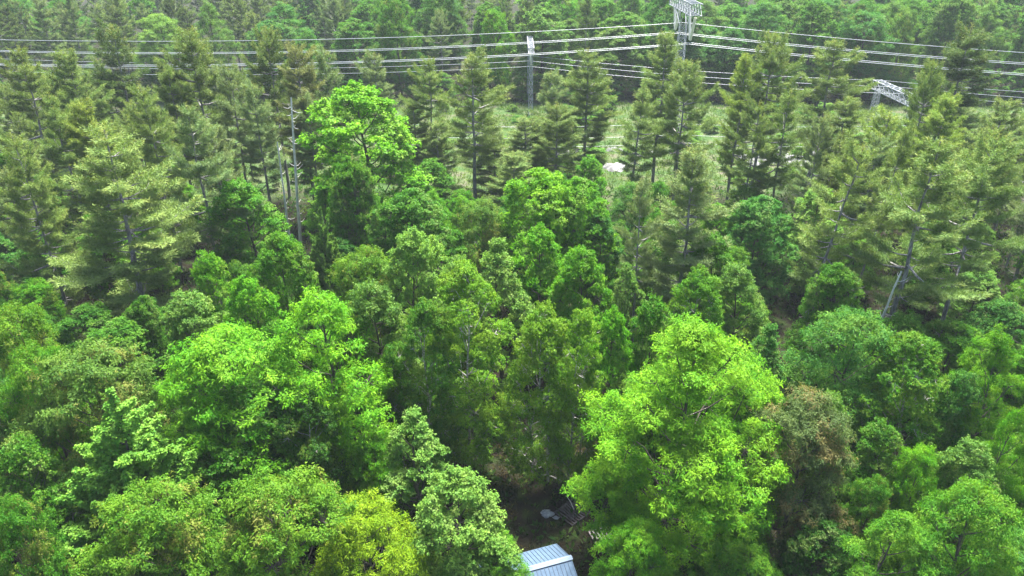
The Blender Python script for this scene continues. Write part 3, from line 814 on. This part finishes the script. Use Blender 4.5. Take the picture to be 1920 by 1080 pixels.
# ------------------------------------------------------------------ bare snags and dead wood
def snag(u, v, h, r, label, seed, stubs=14, lean=0.0, broken=True):
    rng = np.random.default_rng(seed)
    x, y, t = spot(u, v, h)
    root = empty('dead_tree', (x - lean * h, y, terrain(x, y)))
    root.rotation_euler = (0, lean, 0)
    T = Tubes(); tl = trunk_line(rng, h, .04)
    T.add(tl, np.linspace(r, r * .35, len(tl)), 8)
    link_mesh('trunk', T.mesh('snag_trunk'), M['bark_dead'], root)
    for k in range(stubs):
        z = h * rng.uniform(.25, .97); az = rng.uniform(0, 6.28); ln = rng.uniform(.2, 1.1)
        p = trunk_at(tl, z); q = p + np.array([math.cos(az) * ln, math.sin(az) * ln, rng.uniform(-.15, .7)])
        T = Tubes()
        a, b = limb(rng, p, q, .04, .012, .15); T.add(a, b, 4)
        if ln > 1: T.add(*limb(rng, a[2], a[2] + rng.normal(0, .4, 3) + np.array([0, 0, .4]), .015, .006), 3)
        link_mesh('branch', T.mesh('snag_branch'), M['bark_dead'], root)
    tag(root, label, 'dead tree', 'bare dead trees')
snag(544, 178, 18.5, .22, "tall bare whitish snag with short broken stubs, taller of the pair", 1, 30, .07)
snag(519, 262, 14.5, .18, "shorter bare grey snag leaning beside the tall whitish one", 2, 12, .01)
snag(1037, 598, 12.8, .10, "small broken white snag poking up between the olive birches", 3, 3)
snag(1102, 588, 12.0, .07, "twiggy bare grey treetop right of the olive birches", 4, 26)
snag(1690, 505, 11.5, .16, "crooked bare grey trunk slanting under the very broad olive pine", 5, 12, .12)

# ------------------------------------------------------------------ pylon, mast and gantry of the power lines
def lattice(bx, p0, p1, w0, w1, n, t, diag=.55):
    """square lattice member from p0 to p1"""
    p0 = Vector(p0); p1 = Vector(p1); d = (p1 - p0).normalized()
    ref = Vector((1, 0, 0)) if abs(d.x) < .8 else Vector((0, 0, 1))
    a = d.cross(ref).normalized(); b = d.cross(a).normalized()
    def ring(k):
        f = k / n; c = p0.lerp(p1, f); w = (w0 + (w1 - w0) * f) / 2
        return [c + a * w * sa + b * w * sb for sa, sb in ((-1, -1), (1, -1), (1, 1), (-1, 1))]
    R_ = [ring(k) for k in range(n + 1)]
    for i in range(4):
        bx.bar(R_[0][i], R_[n][i], t)
    for k in range(n):
        for i in range(4):
            j = (i + 1) % 4
            bx.bar(R_[k][i], R_[k + 1][j], t * diag)
            bx.bar(R_[k][j], R_[k + 1][i], t * diag * .93)
            bx.bar(R_[k + 1][i], R_[k + 1][j], t * diag * .97)

TX = 29.8
WH = 16.0
YA, YB, YC = 127.9, 140.5, 134.2
pyl = tag(empty('transmission_pylon', (TX, YC, terrain(TX, YC))), "tall galvanised lattice pylon cut off by the top of the picture", 'pylon')
b_ = Boxes(); lattice(b_, (0, 0, -1), (0, 0, 18.0), 1.9, 1.15, 17, .09)
b_.build('mast', M['steel'], pyl)
b_ = Boxes(); lattice(b_, (0, -8.8, 21.3), (0, 9.4, 21.3), 1.8, 1.8, 9, .10, .7)
for sx_ in (-1, 1):
    for sy_ in (-1, 1):
        b_.bar((sx_ * .55, sy_ * .55, 18.0), (sx_ * 0.9, sy_ * 3.4, 20.4), .11)
        b_.bar((sx_ * .55, sy_ * .55, 18.0), (sx_ * 0.9, sy_ * 1.0, 20.4), .09)
b_.build('crossarm', M['steel'], pyl)
for yy in (-5, 5):
    b_ = Boxes(); lattice(b_, (0, yy, 22.8), (0, yy, 27.5), 2.0, .3, 4, .09)
    b_.build('peak', M['steel'], pyl)
for yy in (YA, YB):
    for sgn in (-1, 1):
        T = Tubes()
        n = 46   # a string of discs, half of a V
        tt = np.linspace(0, 1, n)[:, None]
        p_ = np.array([0.0, (yy - YC) + sgn * -2.1, 20.1]); q_ = np.array([0.0, yy - YC - sgn * .08, WH + .35])
        T.add(p_ + (q_ - p_) * tt, np.where(np.arange(n) % 2 == 0, .26, .16), 8)
        link_mesh('insulator_string', T.mesh('insulator', smooth=False), M['insulator'], pyl)

def wire(pts, r, label, group='power line wires', name='power_line'):
    T = Tubes(); T.add(pts, np.full(len(pts), r), 5)
    o = link_mesh(name, T.mesh('wire'), M['wire'])
    tag(o, label, 'power line', group)

def para(x0, y0, z0, x1, y1, z1, sag, n=40):
    t = np.linspace(0, 1, n)
    return np.stack([x0 + (x1 - x0) * t, y0 + (y1 - y0) * t, z0 + (z1 - z0) * t - 4 * sag * t * (1 - t)], -1)
ZOFF = .0
for nm, yy in (('nearest and lowest', YA), ('farther', YB), ('highest', YC)):
    pair = (-.23, .23) if nm[0] != 'h' else (0,)
    wh = WH if nm[0] != 'h' else 18.4
    for k, dy in enumerate(pair):
        dz = -.30 * k
        left = para(TX - 200, yy + dy, wh + 1.0 + dz, TX, yy + dy, wh + dz, 4.1 if wh == WH else 3.6, 50)
        right = para(TX, yy + dy, wh + dz, TX + 190, yy + dy - 33, wh - 2 + dz, 3.6, 50)
        pts = np.concatenate([left, right[1:]])
        wire(pts, .05 if len(pair) > 1 else .045, "%s wire strung from the big pylon%s" % (nm, '' if len(pair) == 1 else (', upper of its pair' if k == 0 else ', lower of its pair')))

def portal(x, y0, y1, z, label, name, legw=.9, beamw=1.6, legs=None, dx=0.0):
    r = tag(empty(name, (x, (y0 + y1) / 2, terrain(x, (y0 + y1) / 2))), label, 'pylon' if name != 'lattice_gantry' else 'gantry')
    h = (y1 - y0) / 2
    for s in (-1, 1):
        b_ = Boxes()
        lattice(b_, (s * dx, s * (h - 1.2), -1), (s * dx, s * (h - 1.2), z - beamw / 2), legw * 1.5, legw, 9, .075)
        b_.build('leg', M['steel'], r)
    b_ = Boxes(); lattice(b_, (-dx * 1.2, -h, z), (dx * 1.2, h, z), beamw, beamw, 8, .11, .7)
    b_.build('beam', M['steel'], r)
    return r
m_ = portal(3.6, 141, 156, 12.4, "slim white lattice mast standing alone left of the pylon", 'lattice_mast', legw=.6, beamw=1.0)
for s in (-6, 0, 6):
    T = Tubes(); n = 24; pts = np.stack([np.zeros(n), np.full(n, s * 1.0), np.linspace(11.6, 9.6, n)], -1)
    T.add(pts, np.where(np.arange(n) % 2 == 0, .13, .07), 8)
    link_mesh('insulator_string', T.mesh('insulator', smooth=False), M['insulator'], m_)
g_ = portal(70.0, 127, 143, 6.6, "white lattice gantry with a sloping-looking beam behind the right pines", 'lattice_gantry', legw=.8, beamw=1.6)
for nm, s in (('near', -6), ('middle', 0), ('far', 6)):
    pa = para(-120, 150 + s, 9.3, 3.6, 148.5 + s, 9.5, 1.6)
    pb_ = para(3.6, 148.5 + s, 9.5, 70, 135 + s, 7.2, .7)
    pc = para(70, 135 + s, 7.2, 150, 118 + s, 6.5, 1.0)
    wire(np.concatenate([pa, pb_[1:], pc[1:]]), .035, "%s thin wire carried by the white lattice mast and the gantry" % nm, 'thin wires of the second line')
# low wires on wooden poles in the open strip
for k, (yy, z) in enumerate(((113, 6.2), (108.5, 5.6), (104, 5.6))):
    wire(np.concatenate([para(-20 + 45 * i, yy, z, 25 + 45 * i, yy, z, .6, 14)[(0 if i == 0 else 1):] for i in range(3)]), .03,
         "%s low wire sagging across the open strip on wooden poles" % ('far', 'middle', 'near')[k], 'low wires across the open strip')
M['pole'] = noise_mat("weathered_pole", (.16, .14, .12), (.30, .28, .26), 3, stretch=(4, 4, .6))
for i, x in enumerate((-20, 25, 70, 115)):
    r = empty('utility_pole', (x, 108.5, terrain(x, 108.5)))
    T = Tubes(); T.add([(0, 0, -.5), (0, 0, 3), (0, 0, 6.6)], [.15, .13, .11], 10)
    link_mesh('post', T.mesh('pole_post'), M['pole'], r)
    b_ = Boxes(); b_.bar((0, -4.8, 5.45), (0, 4.8, 5.45), .14, .2)
    b_.bar((.12, -2, 5.4), (.12, 0, 4.6), .06); b_.bar((.12, 2, 5.4), (.12, 0, 4.6), .06)
    b_.build('crossarm', M['pole'], r)
    tag(r, "short grey wooden pole with crossarm on the open strip, %s from left" % ORD[i], 'utility pole', 'wooden poles')

# ------------------------------------------------------------------ pale rock patches in the open strip
def rock(u, v, w, d, h, seed, label):
    rng = np.random.default_rng(seed)
    x, y, t = spot(u, v, 0)
    n = 26; V = []; ph = rng.uniform(0, 6.28, 8)
    gx, gy = np.meshgrid(np.linspace(-1, 1, n), np.linspace(-1, 1, n))
    rr = np.sqrt(gx ** 2 + gy ** 2); an = np.arctan2(gy, gx)
    edge = .8 + .14 * np.sin(3 * an + ph[0]) + .09 * np.sin(5 * an + ph[1]) + .06 * np.sin(9 * an + ph[2])
    z = .6 * h * (1 - np.clip(rr / edge, 0, 1.6) ** 3) + .12 * np.sin(gx * 9 + ph[3]) * np.sin(gy * 8 + ph[4]) + rng.normal(0, .03, gx.shape)
    z = np.clip(np.round(z * 5) / 5 * .6 + z * .4, -.5, None)
    V = np.stack([gx * w / 2, gy * d / 2, z], -1).reshape(-1, 3)
    i = np.arange(n - 1)[:, None] * n + np.arange(n - 1)[None]
    Q = np.stack([i, i + 1, i + n + 1, i + n], -1).reshape(-1, 4)
    o = link_mesh('rock_outcrop', np_mesh('rock', V, Q), M['rock'])
    o.location = (x, y, terrain(x, y) + .05); o.rotation_euler.z = rng.uniform(-.2, .2)
    tag(o, label, 'rock', 'pale rock outcrops')
rock(1455, 296, 15, 9, .7, 1, "largest pale rock sheet behind the clustered bare pine trunks")
rock(1560, 285, 9, 5, .5, 2, "pale rock sheet right of the largest one, behind the wide tiered pine")
rock(1190, 288, 8.0, 5, .6, 3, "pale rock patch in the open left of the yellow-topped pine")
rock(1152, 316, 5.6, 4.5, .6, 4, "small pale rock patch nearest the tiered pine between mast and pylon")
rock(1150, 284, 3.6, 2.4, .5, 6, "small grey rock just left of the open rock patch")
rock(1075, 290, 6, 3, .5, 5, "low pale rock patch behind the tiered pine between mast and pylon")
rock(1870, 250, 7, 3.5, .5, 7, "pale rock patch beneath the low wires at the right edge")
rock(1100, 312, 4, 2.4, .4, 8, "half-hidden pale rock left of the small rock patch")

# ------------------------------------------------------------------ shed in the clearing
def build_shed():
    M['roof'] = noise_mat("blue_grey_metal_roof", (0.065, 0.105, 0.16), (0.085, 0.13, 0.19), 3.5, rough=.65, spec=.15, c3=(0.07, 0.075, 0.045))
    M['seam'] = noise_mat("roof_rib", (0.045, 0.07, 0.11), (0.06, 0.09, 0.13), 1.5, rough=.45)
    M['ridge'] = noise_mat("ridge_flashing", (0.15, 0.20, 0.26), (0.19, 0.24, 0.30), 2, rough=.55, spec=.2)
    M['siding'] = noise_mat("shed_siding", (0.20, 0.16, 0.12), (0.28, 0.24, 0.19), 2, stretch=(6, 6, 1))
    zr = 3.2
    ax, ay, _ = spot(1066, 1046, zr); bx_, by_, _ = spot(985, 1068, zr)
    ang = math.atan2(ay - by_, ax - bx_)
    root = empty('metal_roofed_shed', (ax, ay, terrain(ax, ay)), rz=ang)
    tag(root, "small shed with a ribbed blue-grey metal roof at the bottom edge", 'shed')
    L_ = 5.2; hw = 2.1; drop = 1.05
    for s, nm in ((-1, 'roof'), (1, 'roof')):
        b_ = Boxes()
        b_.quad((.15, 0, zr), (-L_ - .15, 0, zr), (-L_ - .15, s * hw, zr - drop), (.15, s * hw, zr - drop))
        b_.quad((.15, 0, zr - .05), (.15, s * hw, zr - drop - .05), (-L_ - .15, s * hw, zr - drop - .05), (-L_ - .15, 0, zr - .05))
        b_.quad((.15, 0, zr), (.15, s * hw, zr - drop), (.15, s * hw, zr - drop - .05), (.15, 0, zr - .05))
        b_.quad((.15, s * hw, zr - drop), (-L_ - .15, s * hw, zr - drop), (-L_ - .15, s * hw, zr - drop - .05), (.15, s * hw, zr - drop - .05))
        ro = b_.build('roof_panel', M['roof'], root)
        b_ = Boxes()
        k = 0.0
        while k < L_ + .2:
            b_.bar((.1 - k, s * .10, zr - .10 * drop / hw + .008), (.1 - k, s * hw * .995, zr - drop * .995 + .008), .028, .03)
            k += .23
        b_.build('rib', M['seam'], ro)["kind"] = "stuff"
    b_ = Boxes()
    for s in (-1, 1):
        b_.quad((.2, 0, zr + .07), (-L_ - .2, 0, zr + .07), (-L_ - .2, s * .17, zr - .015), (.2, s * .17, zr - .015))
    b_.build('ridge_cap', M['ridge'], root)
    b_ = Boxes(); e = .15
    zt = zr - drop * (1 - e / hw) - .06
    b_.quad((-e, -hw + e, -.3), (-e, hw - e, -.3), (-e, hw - e, zt), (-e, 0, zr - .12), (-e, -hw + e, zt))
    b_.quad((-L_ + e, hw - e, -.3), (-L_ + e, -hw + e, -.3), (-L_ + e, -hw + e, zt), (-L_ + e, 0, zr - .12), (-L_ + e, hw - e, zt))
    b_.quad((-L_ + e, -hw + e, -.3), (-e, -hw + e, -.3), (-e, -hw + e, zt), (-L_ + e, -hw + e, zt))
    b_.quad((-e, hw - e, -.3), (-L_ + e, hw - e, -.3), (-L_ + e, hw - e, zt), (-e, hw - e, zt))
    b_.build('wall', M['siding'], root)
build_shed()

# ------------------------------------------------------------------ odds and ends in the clearing
M['timber'] = noise_mat("grey_timber", (0.16, 0.14, 0.13), (0.30, 0.28, 0.27), 4, stretch=(1, 6, 1))
M['timber_dark'] = noise_mat("dark_timber", (0.05, 0.045, 0.05), (0.12, 0.11, 0.12), 4)
M['plastic'] = noise_mat("white_plastic", (0.18, 0.20, 0.25), (0.45, 0.47, 0.52), 3, rough=.5)
def pallet(u, v, rz, nl, ln, wd, mat, label, tilt=0.0, name='wooden_pallet'):
    x, y, t = spot(u, v, .2)
    r = empty(name, (x, y, terrain(x, y)), rz=rz); r.rotation_euler.x = tilt
    b_ = Boxes()
    for k in range(nl):
        xx = -wd / 2 + wd * k / (nl - 1)
        b_.bar((xx, -ln / 2, .16), (xx, ln / 2, .16), .10, .022)
    b_.build('deck_board', mat, r)
    b_ = Boxes()
    for yy in (-ln / 2 + .06, 0, ln / 2 - .06):
        b_.bar((-wd / 2, yy, .095), (wd / 2, yy, .095), .06, .09)
    b_.build('stringer', mat, r)
    tag(r, label, 'pallet')
pallet(1136, 1000, .35, 8, 1.5, 1.7, M['timber'], "grey slatted pallet lying right of the clearing beside the huge lime tree")
pallet(1073, 955, .75, 9, 1.7, 1.7, M['timber_dark'], "dark slatted pallet in the deep shade behind the white rubbish")
pallet(1078, 950, .80, 9, 1.5, 1.5, M['timber_dark'], "dark slatted pallet leaning on the one behind the rubbish", .35)
def heap(u, v, seed, label, s=.45):
    x, y, t = spot(u, v, .2); rng = np.random.default_rng(seed)
    n = 14; th, ph = np.meshgrid(np.linspace(0, 2 * math.pi, n, endpoint=False), np.linspace(0.02, math.pi / 2, 7))
    r = s * (1 + rng.normal(0, .22, th.shape))
    V = np.stack([r * np.cos(th) * np.sin(ph) * 1.2, r * np.sin(th) * np.sin(ph), r * np.cos(ph) * .55], -1).reshape(-1, 3)
    Q = [[i * n + j, (i + 1) * n + j, (i + 1) * n + (j + 1) % n, i * n + (j + 1) % n] for i in range(6) for j in range(n)]
    o = link_mesh('plastic_sheet', np_mesh('sheet', V, np.array(Q)), M['plastic'])
    o.location = (x, y, terrain(x, y)); tag(o, label, 'rubbish')
heap(1026, 956, 1, "crumpled white plastic sheet on the ground of the clearing", .36)
heap(1043, 963, 2, "small scrap of white plastic right of the crumpled sheet", .16)
def stick(u, v, dx, dy, dz, r, label):
    x, y, t = spot(u, v, .3); T = Tubes()
    T.add([(0, 0, 0), (dx * .5, dy * .5, dz * .5 + .12), (dx, dy, dz)], [r, r * .9, r * .6], 6)
    o = link_mesh('fallen_branch', T.mesh('stick'), M['bark_dead']); o.location = (x, y, terrain(x, y) + .1)
    tag(o, label, 'branch', 'fallen branches')
stick(1078, 950, -.5, .9, .5, .03, "pale curved branch propped on the dark pallets")
stick(985, 845, -1.0, .6, .2, .06, "fallen grey branch at the back of the dark clearing")
stick(1015, 880, 1.4, -.8, .1, .05, "fallen brown branch in the middle of the dark clearing")

# ------------------------------------------------------------------ haze
if HAZE > 0:
    m, N, L = mat_new("haze_air")
    pv = N.new("ShaderNodeVolumePrincipled"); pv.inputs["Color"].default_value = (.80, .90, 1.0, 1); pv.inputs["Density"].default_value = HAZE
    pv.inputs["Anisotropy"].default_value = 0.0
    out = N.new("ShaderNodeOutputMaterial"); L.new(pv.outputs[0], out.inputs["Volume"])
    b_ = Boxes()
    X0, X1, Y0, Y1, Z0, Z1 = -2600, 2600, -900, 4100, -2.0, 37.5
    c = [(X0, Y0, Z0), (X1, Y0, Z0), (X1, Y1, Z0), (X0, Y1, Z0), (X0, Y0, Z1), (X1, Y0, Z1), (X1, Y1, Z1), (X0, Y1, Z1)]
    b_.v = [Vector(p) for p in c]; b_.f = [(0, 3, 2, 1), (4, 5, 6, 7), (0, 1, 5, 4), (1, 2, 6, 5), (2, 3, 7, 6), (3, 0, 4, 7)]
    tag(b_.build('haze', m), kind='stuff')
